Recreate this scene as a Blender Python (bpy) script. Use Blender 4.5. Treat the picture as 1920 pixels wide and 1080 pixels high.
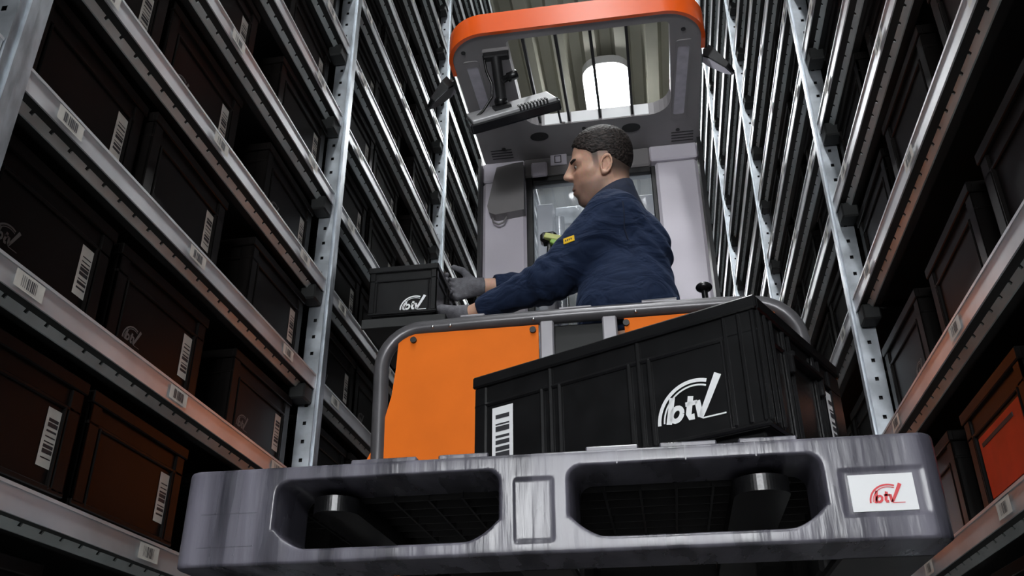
import bpy, bmesh, math, random
import numpy as np
from mathutils import Matrix, Vector
from mathutils.geometry import tessellate_polygon

for o in list(bpy.data.objects): bpy.data.objects.remove(o)
scene = bpy.context.scene
C = scene.collection
random.seed(7)
FLOOR = -1.2          # warehouse floor; z is measured from the camera's height
LX, RX = -0.88, 0.54  # aisle faces of the two racks

# ------------------------------------------------------------------ camera
cam_d = bpy.data.cameras.new('camera')
cam = bpy.data.objects.new('camera', cam_d); C.objects.link(cam)
cam_d.sensor_width = 36.0; cam_d.lens = 1702.0 / 1920 * 36; cam_d.clip_start = 0.05
cam.matrix_world = Matrix(((0.98669, 0.08122, 0.14086, 0), (0.16149, -0.46086, -0.87266, 0),
                           (-0.00596, 0.88379, -0.46784, 0), (0, 0, 0, 1)))
cam_d.dof.use_dof = False
scene.camera = cam

# ------------------------------------------------------------------ world and exposure
w = bpy.data.worlds.new('world'); scene.world = w; w.use_nodes = True
bg = w.node_tree.nodes['Background']
bg.inputs['Color'].default_value = (0.75, 0.82, 0.95, 1); bg.inputs['Strength'].default_value = 0.05
scene.view_settings.view_transform = 'Standard'; scene.view_settings.look = 'None'
scene.view_settings.exposure = 0.0; scene.view_settings.gamma = 1.0
scene.view_settings.use_curve_mapping = False
LAMP = 55.0          # radiance of the ceiling lamps' diffusers

# ------------------------------------------------------------------ materials
def nt_mat(name):
    m = bpy.data.materials.new(name); m.use_nodes = True
    n = m.node_tree.nodes; l = m.node_tree.links
    return m, n, l, n['Principled BSDF']

def mat(name, col, rough=0.5, metal=0.0, var=0.0, scale=8.0, bump=0.0, bscale=60.0, spec=0.5, stretch=(1, 1, 1),
        col2=None, rvar=0.0, coat=0.0, detail=4.0):
    m, n, l, p = nt_mat(name)
    p.inputs['Base Color'].default_value = (*col, 1); p.inputs['Roughness'].default_value = rough
    p.inputs['Metallic'].default_value = metal; p.inputs['Specular IOR Level'].default_value = spec
    p.inputs['Coat Weight'].default_value = coat
    tc = n.new('ShaderNodeTexCoord'); mp = n.new('ShaderNodeMapping'); mp.inputs['Scale'].default_value = stretch
    l.new(tc.outputs['Object'], mp.inputs['Vector'])
    if var or rvar or col2:
        t = n.new('ShaderNodeTexNoise'); t.inputs['Scale'].default_value = scale; t.inputs['Detail'].default_value = detail
        l.new(mp.outputs['Vector'], t.inputs['Vector'])
        r = n.new('ShaderNodeValToRGB')
        c2 = col2 if col2 else tuple(min(1, c * (1 + var)) for c in col)
        c1 = col if col2 else tuple(c * (1 - var) for c in col)
        r.color_ramp.elements[0].position = 0.35; r.color_ramp.elements[1].position = 0.68
        r.color_ramp.elements[0].color = (*c1, 1); r.color_ramp.elements[1].color = (*c2, 1)
        l.new(t.outputs['Fac'], r.inputs['Fac']); l.new(r.outputs['Color'], p.inputs['Base Color'])
        if rvar:
            mr = n.new('ShaderNodeMapRange'); mr.inputs['To Min'].default_value = max(.05, rough - rvar)
            mr.inputs['To Max'].default_value = rough + rvar
            l.new(t.outputs['Fac'], mr.inputs['Value']); l.new(mr.outputs['Result'], p.inputs['Roughness'])
    if bump:
        t2 = n.new('ShaderNodeTexNoise'); t2.inputs['Scale'].default_value = bscale; t2.inputs['Detail'].default_value = 5
        l.new(mp.outputs['Vector'], t2.inputs['Vector'])
        b = n.new('ShaderNodeBump'); b.inputs['Strength'].default_value = bump; b.inputs['Distance'].default_value = 0.01
        l.new(t2.outputs['Fac'], b.inputs['Height']); l.new(b.outputs['Normal'], p.inputs['Normal'])
    return m

def emit_mat(name, col, s):
    m, n, l, p = nt_mat(name)
    p.inputs['Base Color'].default_value = (*col, 1)
    p.inputs['Emission Color'].default_value = (*col, 1); p.inputs['Emission Strength'].default_value = s
    return m

M = {}
M['galv'] = mat('galvanised_steel', (.50, .54, .58), .36, .9, var=.25, scale=14, rvar=.1, stretch=(1, 3, 1))
M['beam'] = mat('galvanised_beam', (.66, .675, .70), .40, .6, var=.16, scale=9, rvar=.08, stretch=(1, .6, 1))
M['lip'] = mat('slotted_lip', (.46, .51, .51), .45, .3, var=.15, scale=9)
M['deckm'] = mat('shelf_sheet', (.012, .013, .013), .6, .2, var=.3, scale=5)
M['black'] = mat('black_plastic', (.0070, .0070, .0075), .27, 0, var=.25, scale=20, bump=.03, bscale=150)
M['bin'] = mat('bin_plastic', (.0060, .0050, .0046), .40, 0, var=.3, scale=9, spec=.13)
M['red'] = mat('red_reflection', (.62, .035, .012), .5, 0, var=.15, scale=12)
M['white'] = mat('white_print', (.78, .79, .80), .55)
M['paper'] = mat('label_paper', (.62, .60, .55), .6, var=.12, scale=30)
M['ink'] = mat('ink', (.03, .03, .035), .6)
M['logored'] = mat('red_print', (.66, .06, .07), .55)
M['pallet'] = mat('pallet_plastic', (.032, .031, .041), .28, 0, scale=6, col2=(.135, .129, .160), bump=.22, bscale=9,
                  stretch=(3.4, 1, .4), rvar=.10)  # paler streaks put specular highlights into the base colour
M['palletd'] = mat('pallet_shaded', (.022, .021, .022), .5, 0, var=.3, scale=9)  # darker copy of the pallet plastic, shade under the deck put in
M['orange'] = mat('orange_paint', (.80, .165, .008), .6, 0, var=.05, scale=6, spec=.15)
M['orange2'] = mat('orange_guard', (.80, .105, .010), .24, 0, var=.05, scale=5, coat=.3)
M['lilac'] = mat('pale_cab_panel', (.68, .64, .71), .42, 0, var=.05, scale=4)
M['taupe'] = mat('grey_cab_plastic', (.25, .237, .245), .45, 0, var=.08, scale=6, bump=.02, bscale=200)
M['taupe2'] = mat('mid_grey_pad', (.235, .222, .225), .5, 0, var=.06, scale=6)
M['rail'] = mat('rail_paint', (.105, .102, .108), .30, .3, var=.1, scale=12)
M['dark'] = mat('dark_metal', (.02, .02, .021), .45, .3, var=.2, scale=12)
M['greypost'] = mat('grey_post', (.30, .29, .31), .4, .3, var=.08, scale=10)
M['silver'] = mat('bare_steel', (.62, .63, .65), .25, .95, var=.1, scale=12)
M['mirror'] = mat('mirror_glass', (.8, .82, .85), .05, 1.0)
M['lens'] = mat('lamp_lens', (.48, .46, .52), .2, 0, var=.10, scale=25)
M['screen'] = mat('screen_glass', (.012, .012, .014), .12)
M['casetop'] = mat('terminal_case', (.46, .46, .47), .35, .2, var=.1, scale=20)
M['navy'] = None
M['glove'] = mat('knit_glove', (.13, .128, .142), .8, 0, var=.2, scale=70, bump=.25, bscale=300)
M['trouser'] = mat('trousers', (.015, .017, .022), .8, 0, var=.2, scale=30)
M['boot'] = mat('boots', (.012, .011, .011), .5)
M['yellow'] = mat('yellow_badge', (.82, .50, .02), .5)
M['green'] = mat('scanner_green', (.30, .52, .09), .4)
M['lime'] = mat('scanner_lime', (.62, .66, .22), .4)
M['ceil'] = mat('ceiling_sheet', (.40, .395, .325), .5, .2, var=.12, scale=1.2)
M['floor'] = mat('concrete', (.48, .48, .47), .55, 0, var=.1, scale=2, bump=.05, bscale=30)
M['wall'] = mat('wall_sheet', (.30, .30, .29), .6, 0, var=.08, scale=2)
M['lamp'] = emit_mat('lamp_diffuser', (.96, .985, 1.0), LAMP)
M['fill_lamp'] = emit_mat('fill_diffuser', (.95, .97, 1.0), 62.0)  # emission of the added fill lights behind the camera
M['lamp_body'] = mat('lamp_housing', (.7, .7, .7), .4)

# jacket cloth: navy weave with soft folds in the bump
def cloth():
    m, n, l, p = nt_mat('navy_fleece')
    p.inputs['Roughness'].default_value = .85; p.inputs['Specular IOR Level'].default_value = .25
    p.inputs['Sheen Weight'].default_value = .10; p.inputs['Sheen Tint'].default_value = (.3, .4, .7, 1)
    tc = n.new('ShaderNodeTexCoord'); t = n.new('ShaderNodeTexNoise'); t.inputs['Scale'].default_value = 40
    l.new(tc.outputs['Object'], t.inputs['Vector'])
    r = n.new('ShaderNodeValToRGB'); r.color_ramp.elements[0].color = (.0065, .013, .036, 1)
    r.color_ramp.elements[1].color = (.012, .024, .060, 1)
    l.new(t.outputs['Fac'], r.inputs['Fac']); l.new(r.outputs['Color'], p.inputs['Base Color'])
    t2 = n.new('ShaderNodeTexNoise'); t2.inputs['Scale'].default_value = 9; t2.inputs['Detail'].default_value = 3
    t2.inputs['Distortion'].default_value = .6
    mp = n.new('ShaderNodeMapping'); mp.inputs['Scale'].default_value = (1, 1, 2.2); mp.inputs['Rotation'].default_value = (0, .5, 0)
    l.new(tc.outputs['Object'], mp.inputs['Vector']); l.new(mp.outputs['Vector'], t2.inputs['Vector'])
    b = n.new('ShaderNodeBump'); b.inputs['Strength'].default_value = .8; b.inputs['Distance'].default_value = .035
    l.new(t2.outputs['Fac'], b.inputs['Height']); l.new(b.outputs['Normal'], p.inputs['Normal'])
    return m
M['navy'] = cloth()
def skinmat():
    m, n, l, p = nt_mat('skin')
    p.inputs['Roughness'].default_value = .48
    p.inputs['Subsurface Weight'].default_value = .12; p.inputs['Subsurface Radius'].default_value = (.012, .005, .003)
    a = n.new('ShaderNodeVertexColor'); a.layer_name = 'Col'
    t = n.new('ShaderNodeTexNoise'); t.inputs['Scale'].default_value = 90
    mx = n.new('ShaderNodeMix'); mx.data_type = 'RGBA'; mx.blend_type = 'MULTIPLY'; mx.inputs['Factor'].default_value = .25
    l.new(a.outputs['Color'], mx.inputs['A']); l.new(t.outputs['Color'], mx.inputs['B'])
    l.new(mx.outputs['Result'], p.inputs['Base Color'])
    return m
M['skin'] = skinmat()
def hairmat():
    m, n, l, p = nt_mat('cropped_hair')
    p.inputs['Roughness'].default_value = .6; p.inputs['Specular IOR Level'].default_value = .25
    tc = n.new('ShaderNodeTexCoord'); t = n.new('ShaderNodeTexNoise'); t.inputs['Scale'].default_value = 160
    mp = n.new('ShaderNodeMapping'); mp.inputs['Scale'].default_value = (.5, 1, 1)
    l.new(tc.outputs['Object'], mp.inputs['Vector']); l.new(mp.outputs['Vector'], t.inputs['Vector'])
    r = n.new('ShaderNodeValToRGB'); r.color_ramp.elements[0].color = (.007, .005, .0045, 1); r.color_ramp.elements[1].color = (.045, .034, .030, 1)
    r.color_ramp.elements[0].position = .4; r.color_ramp.elements[1].position = .7
    l.new(t.outputs['Fac'], r.inputs['Fac']); l.new(r.outputs['Color'], p.inputs['Base Color'])
    b = n.new('ShaderNodeBump'); b.inputs['Strength'].default_value = .9; b.inputs['Distance'].default_value = .006
    l.new(t.outputs['Fac'], b.inputs['Height']); l.new(b.outputs['Normal'], p.inputs['Normal'])
    return m
M['hair'] = hairmat()
M['eyew'] = mat('eye_white', (.6, .57, .53), .2)
M['iris'] = mat('iris', (.02, .012, .008), .15)
M['brow'] = mat('eyebrow', (.018, .012, .01), .7)
def panemat():
    m, n, l, p = nt_mat('clear_screen')
    p.inputs['Base Color'].default_value = (.75, .82, .9, 1); p.inputs['Roughness'].default_value = .08
    p.inputs['Alpha'].default_value = .24
    tc = n.new('ShaderNodeTexCoord'); t = n.new('ShaderNodeTexNoise'); t.inputs['Scale'].default_value = 5; t.inputs['Detail'].default_value = 3
    l.new(tc.outputs['Object'], t.inputs['Vector'])
    b = n.new('ShaderNodeBump'); b.inputs['Strength'].default_value = .5; b.inputs['Distance'].default_value = .02
    l.new(t.outputs['Fac'], b.inputs['Height']); l.new(b.outputs['Normal'], p.inputs['Normal'])
    return m
M['pane'] = panemat()

# ------------------------------------------------------------------ mesh helpers
class MB:
    def __init__(s): s.v = []; s.f = []; s.m = []; s.sm = []
    def add(s, vs, fs, mi=0, smooth=False):
        b = len(s.v); s.v += [tuple(map(float, p)) for p in vs]
        for f in fs: s.f.append(tuple(i + b for i in f)); s.m.append(mi); s.sm.append(smooth)
        return s
    def box(s, x0, x1, y0, y1, z0, z1, mi=0, bev=0.0):
        if bev > 0:
            bm = bmesh.new(); bmesh.ops.create_cube(bm, size=1)
            for q in bm.verts:
                q.co = Vector(((x0 + x1) / 2 + q.co.x * (x1 - x0), (y0 + y1) / 2 + q.co.y * (y1 - y0), (z0 + z1) / 2 + q.co.z * (z1 - z0)))
            bmesh.ops.bevel(bm, geom=bm.edges[:], offset=bev, segments=1, affect='EDGES', profile=.5)
            bm.verts.index_update()
            s.add([q.co for q in bm.verts], [[q.index for q in f.verts] for f in bm.faces], mi); bm.free(); return s
        vs = [(x, y, z) for x in (x0, x1) for y in (y0, y1) for z in (z0, z1)]
        return s.add(vs, [(0, 1, 3, 2), (4, 6, 7, 5), (0, 4, 5, 1), (2, 3, 7, 6), (0, 2, 6, 4), (1, 5, 7, 3)], mi)
    def obox(s, c, ax, ay, az, mi=0):
        c, ax, ay, az = map(Vector, (c, ax, ay, az))
        vs = [c + ax * i + ay * j + az * k for i in (-1, 1) for j in (-1, 1) for k in (-1, 1)]
        return s.add(vs, [(0, 1, 3, 2), (4, 6, 7, 5), (0, 4, 5, 1), (2, 3, 7, 6), (0, 2, 6, 4), (1, 5, 7, 3)], mi)
    def tube(s, pts, r, seg=12, mi=0, caps=True):
        pts = [Vector(p) for p in pts]; n = len(pts)
        rs = r if isinstance(r, (list, tuple)) else [r] * n
        vs = []; prev = None
        for i, p in enumerate(pts):
            t = (pts[min(i + 1, n - 1)] - pts[max(i - 1, 0)]).normalized()
            if prev is None:
                a = Vector((0, 0, 1)) if abs(t.z) < .9 else Vector((1, 0, 0)); u = t.cross(a).normalized()
            else:
                u = (prev - t * prev.dot(t)).normalized()
            prev = u; q = t.cross(u)
            vs += [p + (u * math.cos(2 * math.pi * k / seg) + q * math.sin(2 * math.pi * k / seg)) * rs[i] for k in range(seg)]
        fs = [(i * seg + k, i * seg + (k + 1) % seg, (i + 1) * seg + (k + 1) % seg, (i + 1) * seg + k) for i in range(n - 1) for k in range(seg)]
        s.add(vs, fs, mi, True)
        if caps:
            s.add(vs[:seg], [tuple(range(seg))[::-1]], mi); s.add(vs[-seg:], [tuple(range(seg))], mi)
        return s
    def prism(s, outer, holes, fn, h0, h1, mi=0, mside=None):
        """polygon (2D, with holes) extruded; fn(a, b, h) gives the 3D point"""
        loops = [outer] + list(holes); flat = [p for lp in loops for p in lp]
        tri = tessellate_polygon([[Vector((p[0], p[1], 0)) for p in lp] for lp in loops])
        s.add([fn(p[0], p[1], h0) for p in flat], [t for t in tri], mi)
        s.add([fn(p[0], p[1], h1) for p in flat], [t[::-1] for t in tri], mi)
        for lp in loops:
            n = len(lp)
            vs = [fn(p[0], p[1], h0) for p in lp] + [fn(p[0], p[1], h1) for p in lp]
            s.add(vs, [(i, (i + 1) % n, n + (i + 1) % n, n + i) for i in range(n)], mi if mside is None else mside)
        return s
    def ellip(s, c, r, seg=14, rings=8, mi=0):
        vs = []; fs = []
        for i in range(rings + 1):
            th = math.pi * i / rings
            for k in range(seg):
                ph = 2 * math.pi * k / seg
                vs.append((c[0] + r[0] * math.sin(th) * math.cos(ph), c[1] + r[1] * math.sin(th) * math.sin(ph), c[2] + r[2] * math.cos(th)))
        for i in range(rings):
            for k in range(seg):
                fs.append((i * seg + k, (i + 1) * seg + k, (i + 1) * seg + (k + 1) % seg, i * seg + (k + 1) % seg))
        return s.add(vs, fs, mi, True)
    def mesh(s, name, mats, origin=(0, 0, 0), fix=True):
        me = bpy.data.meshes.new(name); o = origin
        me.from_pydata([(x - o[0], y - o[1], z - o[2]) for x, y, z in s.v], [], s.f)
        for mm in (mats if isinstance(mats, (list, tuple)) else [mats]): me.materials.append(mm)
        me.polygons.foreach_set('material_index', s.m); me.polygons.foreach_set('use_smooth', s.sm)
        if fix:
            bm = bmesh.new(); bm.from_mesh(me); bmesh.ops.recalc_face_normals(bm, faces=bm.faces); bm.to_mesh(me); bm.free()
        me.update(); return me

ROOT = {}
def link(name, me, parent=None, loc=None):
    o = bpy.data.objects.new(name, me); C.objects.link(o)
    if parent is not None: o.parent = parent
    if loc is not None: o.location = loc
    return o
def build(mb, name, mats, parent, fix=True, bevel=0.0):
    """mesh in world coordinates under a thing (or a part of it)"""
    org = ROOT[parent.name]
    o = link(name, mb.mesh(name, mats, org, fix), parent); ROOT[o.name] = org
    if bevel:
        b = o.modifiers.new('bevel', 'BEVEL'); b.width = bevel; b.segments = 2; b.limit_method = 'ANGLE'
    return o
def tag(o, label, cat, group=None):
    o['label'] = label; o['category'] = cat
    if group: o['group'] = group
    return o
def thing(name, label, cat, loc, group=None):
    o = bpy.data.objects.new(name, None); C.objects.link(o); o.location = loc; o.empty_display_size = .1
    ROOT[o.name] = tuple(loc); return tag(o, label, cat, group)
def struct(name, mb, mats):
    o = link(name, mb.mesh(name, mats)); o['kind'] = 'structure'; return o
def rrect(x0, x1, y0, y1, r, seg=6):
    rs = r if isinstance(r, (list, tuple)) else [r] * 4          # corners: x1y1, x0y1, x0y0, x1y0
    pts = []
    for (cx, cy, a0, rr) in ((x1, y1, 0, rs[0]), (x0, y1, 90, rs[1]), (x0, y0, 180, rs[2]), (x1, y0, 270, rs[3])):
        sx = -1 if cx == x1 else 1; sy = -1 if cy == y1 else 1
        for k in range(seg + 1):
            a = math.radians(a0 + 90 * k / seg)
            pts.append((cx + sx * rr + rr * math.cos(a), cy + sy * rr + rr * math.sin(a)))
    return pts
XY = lambda a, b, h: (a, b, h)
XZ = lambda a, b, h: (a, h, b)

# ---- flat print: logo (arc, letters, tick) and barcodes, in a local XZ plane facing -Y
def ribbon(mb, pts, wd, mi=0, y=0.0):
    n = len(pts); vs = []
    for i, p in enumerate(pts):
        a = pts[max(i - 1, 0)]; b = pts[min(i + 1, n - 1)]
        dx, dz = b[0] - a[0], b[1] - a[1]; L = math.hypot(dx, dz) or 1
        ww = wd[i] if isinstance(wd, (list, tuple)) else wd
        nx, nz = -dz / L * ww / 2, dx / L * ww / 2
        vs += [(p[0] + nx, y, p[1] + nz), (p[0] - nx, y, p[1] - nz)]
    mb.add(vs, [(2 * i, 2 * i + 1, 2 * i + 3, 2 * i + 2) for i in range(n - 1)], mi)
def logo(mb, W, x, z, y=0.0, mi=0, mat_out=None):
    k = W
    sk = lambda a, b: (x + (a + b * .22) * k, z + b * k)          # slanted letters
    pl = lambda a, b: (x + a * k, z + b * k)
    arc = lambda cx, cz, rx, rz, a0, a1: [pl(cx + rx * math.cos(math.radians(a0 + (a1 - a0) * i / 22)), cz + rz * math.sin(math.radians(a0 + (a1 - a0) * i / 22))) for i in range(23)]
    ribbon(mb, arc(.60, .02, .58, .56, 180, 68), .055 * k, mi, y)
    ribbon(mb, arc(.60, .02, .50, .49, 178, 66), .026 * k, mi, y)
    b = .088 * k
    ribbon(mb, [sk(.17, .01), sk(.17, .40)], b, mi, y)                                                  # b
    ribbon(mb, [sk(.275 + .085 * math.cos(math.radians(a)), .135 + .095 * math.sin(math.radians(a))) for a in range(0, 361, 24)], b * .85, mi, y)
    ribbon(mb, [sk(.47, .36), sk(.47, .10), sk(.50, .05), sk(.57, .05)], b, mi, y)                      # t
    ribbon(mb, [sk(.40, .25), sk(.585, .25)], b * .75, mi, y)
    ribbon(mb, [sk(.585, .27), sk(.665, .03)], b, mi, y)                                                # v with the long tick
    ribbon(mb, [pl(.67, .01), pl(.75, .15), pl(1.0, .60)], [b * .8, b, b * 1.3], mi, y)
    ribbon(mb, [pl(.70, .0), pl(1.06, .0)], .022 * k, mi, y)
def barcode(mb, W, H, y=0.0, horiz=True, n=9, seed=1, m_paper=0, m_ink=1, margin=.14):
    rnd = random.Random(seed)
    mb.add([(-W / 2, y, -H / 2), (W / 2, y, -H / 2), (W / 2, y, H / 2), (-W / 2, y, H / 2)], [(0, 1, 2, 3)], m_paper)
    L = (H if horiz else W) * (1 - 2 * margin); p = -L / 2; w0 = L / (n * 2)
    q = (W if horiz else H) * .5 * .66
    for i in range(n):
        t = w0 * rnd.choice((.5, .8, 1.3, 1.6)); yy = y - .0004
        if horiz: mb.add([(-q, yy, p), (q, yy, p), (q, yy, p + t), (-q, yy, p + t)], [(0, 1, 2, 3)], m_ink)
        else: mb.add([(p, yy, -q), (p + t, yy, -q), (p + t, yy, q), (p, yy, q)], [(0, 1, 2, 3)], m_ink)
        p += w0 * 2
    return mb

# ------------------------------------------------------------------ signed-distance modelling (bodies, moulded pallet face)
def surface_nets(D, xs, ys, zs):
    S = D < 0
    nx, ny, nz = D.shape
    cnt = np.zeros((nx - 1, ny - 1, nz - 1), np.int8)
    for i in (0, 1):
        for j in (0, 1):
            for k in (0, 1): cnt += S[i:nx - 1 + i, j:ny - 1 + j, k:nz - 1 + k]
    act = np.argwhere((cnt > 0) & (cnt < 8)); idx = -np.ones(cnt.shape, np.int64)
    idx[act[:, 0], act[:, 1], act[:, 2]] = np.arange(len(act))
    cor = [(i, j, k) for i in (0, 1) for j in (0, 1) for k in (0, 1)]
    val = np.stack([D[act[:, 0] + i, act[:, 1] + j, act[:, 2] + k] for i, j, k in cor], 1)
    px = np.stack([np.stack([xs[act[:, 0] + i], ys[act[:, 1] + j], zs[act[:, 2] + k]], 1) for i, j, k in cor], 1)
    acc = np.zeros((len(act), 3)); n = np.zeros(len(act))
    for a in range(8):
        for b in range(a + 1, 8):
            if sum(abs(cor[a][q] - cor[b][q]) for q in range(3)) != 1: continue
            va, vb = val[:, a], val[:, b]; mk = (va < 0) != (vb < 0)
            t = np.where(mk, va / np.where(mk, va - vb, 1), 0)[:, None]
            acc += np.where(mk[:, None], px[:, a] * (1 - t) + px[:, b] * t, 0); n += mk
    V = acc / n[:, None]
    F = []
    for ax in range(3):
        A = np.moveaxis(S, ax, 0); I = np.moveaxis(idx, ax, 0)
        e = np.argwhere(A[:-1, 1:-1, 1:-1] != A[1:, 1:-1, 1:-1]); e[:, 1:] += 1
        i, j, k = e.T
        q = np.stack([I[i, j - 1, k - 1], I[i, j, k - 1], I[i, j, k], I[i, j - 1, k]], 1)
        inside = A[i, j, k]
        if ax == 1: inside = ~inside
        q[~inside] = q[~inside][:, ::-1]; F.append(q)
    F = np.concatenate(F); F = F[(F >= 0).all(1)]
    return V, F
def sdf_mesh(name, V, F, mats, origin):
    me = bpy.data.meshes.new(name)
    me.from_pydata((V - np.array(origin)).tolist(), [], F.tolist())
    for mm in (mats if isinstance(mats, (list, tuple)) else [mats]): me.materials.append(mm)
    me.polygons.foreach_set('use_smooth', [True] * len(me.polygons)); me.update(); return me
def smin(a, b, k):
    h = np.clip(.5 + .5 * (b - a) / k, 0, 1); return b * (1 - h) + a * h - k * h * (1 - h)
def smax(a, b, k): return -smin(-a, -b, k)
def cone(P, a, b, r1, r2):
    a = np.array(a, np.float32); d = np.array(b, np.float32) - a
    t = np.clip(((P - a) @ d) / (d @ d), 0, 1)
    return np.linalg.norm(P - a - t[..., None] * d, axis=-1) - (r1 + (r2 - r1) * t)
def ell(P, c, r):
    q = (P - np.array(c, np.float32)); r = np.array(r, np.float32)
    k0 = np.linalg.norm(q / r, axis=-1); k1 = np.linalg.norm(q / (r * r), axis=-1) + 1e-9
    return k0 * (k0 - 1) / k1
def grid(xs, ys, zs):
    return np.stack(np.meshgrid(xs, ys, zs, indexing='ij'), -1).astype(np.float32)
def rbox(P, c, h, r):
    q = np.abs(P - np.array(c, np.float32)) - (np.array(h, np.float32) - r)
    return np.linalg.norm(np.maximum(q, 0), axis=-1) + np.minimum(q.max(-1), 0) - r

# ================================================================== THE SETTING
struct('floor', MB().box(-6, 6, -9, 17, FLOOR - .1, FLOOR), M['floor'])
mb = MB(); prof = []; x = -6.0
while x < 6.0:
    prof += [(x, 6.14), (x + .10, 6.14), (x + .14, 6.02), (x + .25, 6.02)]; x += .29
vs = [(px_, y, pz) for y in (-9.0, 17.0) for px_, pz in prof]; n_ = len(prof)
mb.add(vs, [(i, i + 1, n_ + i + 1, n_ + i) for i in range(n_ - 1)])
struct('ceiling', mb, M['ceil'])
struct('wall_back', MB().box(-6, 6, 17, 17.1, FLOOR, 6.1), M['wall'])
struct('wall_front', MB().box(-6, 6, -9.1, -9, FLOOR, 6.1), M['wall'])
struct('wall_left', MB().box(-6.1, -6, -9, 17, FLOOR, 6.1), M['wall'])
struct('wall_right', MB().box(6, 6.1, -9, 17, FLOOR, 6.1), M['wall'])

# ceiling lamps in a row above the aisle
for i, (y0, y1) in enumerate(((6.72, 8.35), (3.0, 4.6), (-.7, .9), (-3.6, -2.0), (-6.6, -5.0), (10.6, 12.2))):
    lab = ('bright white ceiling lamp with rounded end seen through the cab roof', 'ceiling lamp straight above the truck cab', 'ceiling lamp straight above the pallet and camera', 'ceiling lamp behind the camera, nearest of the two', 'ceiling lamp behind the camera, farthest of the two', 'ceiling lamp farthest down the aisle behind the truck')[i]
    t = thing('ceiling_lamp', lab, 'lamp', (-.17, (y0 + y1) / 2, 5.9), 'ceiling lamps above the aisle')
    out = rrect(-.37, .03, y0, y1, .17)
    build(MB().prism(rrect(-.40, .06, y0 - .03, y1 + .03, .19), [], XY, 5.93, 6.02), 'housing', M['lamp_body'], t)
    build(MB().prism(out, [], XY, 5.90, 5.932), 'diffuser', M['lamp'], t)

# fill lights added on poles behind the camera to brighten faces turned to it
for i, (xf_, yf_, zf_) in enumerate(((-.62, -2.3, 1.25), (.30, -2.3, 1.25))):
    t = thing('fill_light', ('left' if i == 0 else 'right') + ' white fill light added out of view behind the camera', 'lamp', (xf_, yf_, zf_), 'added fill lights behind the camera')
    tl = math.radians(-4); dv = Vector((0, math.cos(tl), -math.sin(tl))); uv = Vector((0, math.sin(tl), math.cos(tl))); c_ = Vector((xf_, yf_, zf_))
    mb = MB(); mb.obox(c_ - dv * .04, (.34, 0, 0), dv * .04, uv * .20); build(mb, 'housing', M['lamp_body'], t)
    mb = MB(); mb.obox(c_ + dv * .002, (.32, 0, 0), dv * .002, uv * .18); build(mb, 'diffuser', M['fill_lamp'], t)
    build(MB().tube([(xf_, yf_ - .06, zf_ - .1), (xf_, yf_ - .06, FLOOR + .01)], .018, 8), 'pole', M['lamp_body'], t)
    build(MB().tube([(xf_, yf_ - .06, FLOOR + .03), (xf_, yf_ - .06, FLOOR)], .22, 20), 'foot', M['lamp_body'], t)

# ================================================================== RACKS
PITCH = 1.292
LEV_L = [.355 + .2925 * k for k in range(-2, 16)]
LEV_R = [-.21, .09, .383, .704, 1.08, 1.385, 1.655, 1.935, 2.235, 2.525, 2.82, 3.115, 3.41, 3.705, 4.0, 4.295, 4.59]
TOP = 4.78
NB = 6                                               # bays: 0 starts behind the camera
UP_L = [.865 + PITCH * (k - 1) for k in range(NB + 1)]   # near face of the uprights
UP_R = [.938 + PITCH * (k - 1) for k in range(NB + 1)]
UD, UW = .060, .045                                  # upright depth along the aisle, width into the rack
DEEP = .62

def upright_mesh(sgn):
    """hollow post: face x=0 towards the aisle, near face y=0 with a row of holes"""
    mb = MB(); h = TOP - FLOOR
    mb.add([(0, 0, 0), (0, UD, 0), (0, UD, h), (0, 0, h)], [(0, 1, 2, 3)])
    mb.add([(0, UD, 0), (-sgn * -UW, UD, 0), (-sgn * -UW, UD, h), (0, UD, h)], [(0, 1, 2, 3)])
    X = lambda a: sgn * a
    c0, c1 = .018, .027; pit = .05; n = int(h / pit)
    zz = 0.0
    mb.add([(X(0), 0, 0), (X(c0), 0, 0), (X(c0), 0, h), (X(0), 0, h)], [(0, 1, 2, 3)])
    mb.add([(X(c1), 0, 0), (X(UW), 0, 0), (X(UW), 0, h), (X(c1), 0, h)], [(0, 1, 2, 3)])
    for i in range(n + 1):
        z0 = i * pit + (.010 if i else 0); z1 = min((i + 1) * pit, h)
        mb.add([(X(c0), 0, z0), (X(c1), 0, z0), (X(c1), 0, z1), (X(c0), 0, z1)], [(0, 1, 2, 3)])
    mb.add([(X(UW), 0, 0), (X(UW), .02, 0), (X(UW), .02, h), (X(UW), 0, h)], [(0, 1, 2, 3)])
    # raised bead along the aisle face
    mb.box(min(0, X(-.004)), max(0, X(-.004)), .018, .034, 0, h)
    # dark sheet painting the shade inside the hollow post
    mb.box(min(X(.004), X(UW - .003)), max(X(.004), X(UW - .003)), .012, .016, 0, h, 1)
    return mb.mesh('upright', [M['galv'], M['dark']], fix=False)
BL = PITCH - UD - .004
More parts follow.
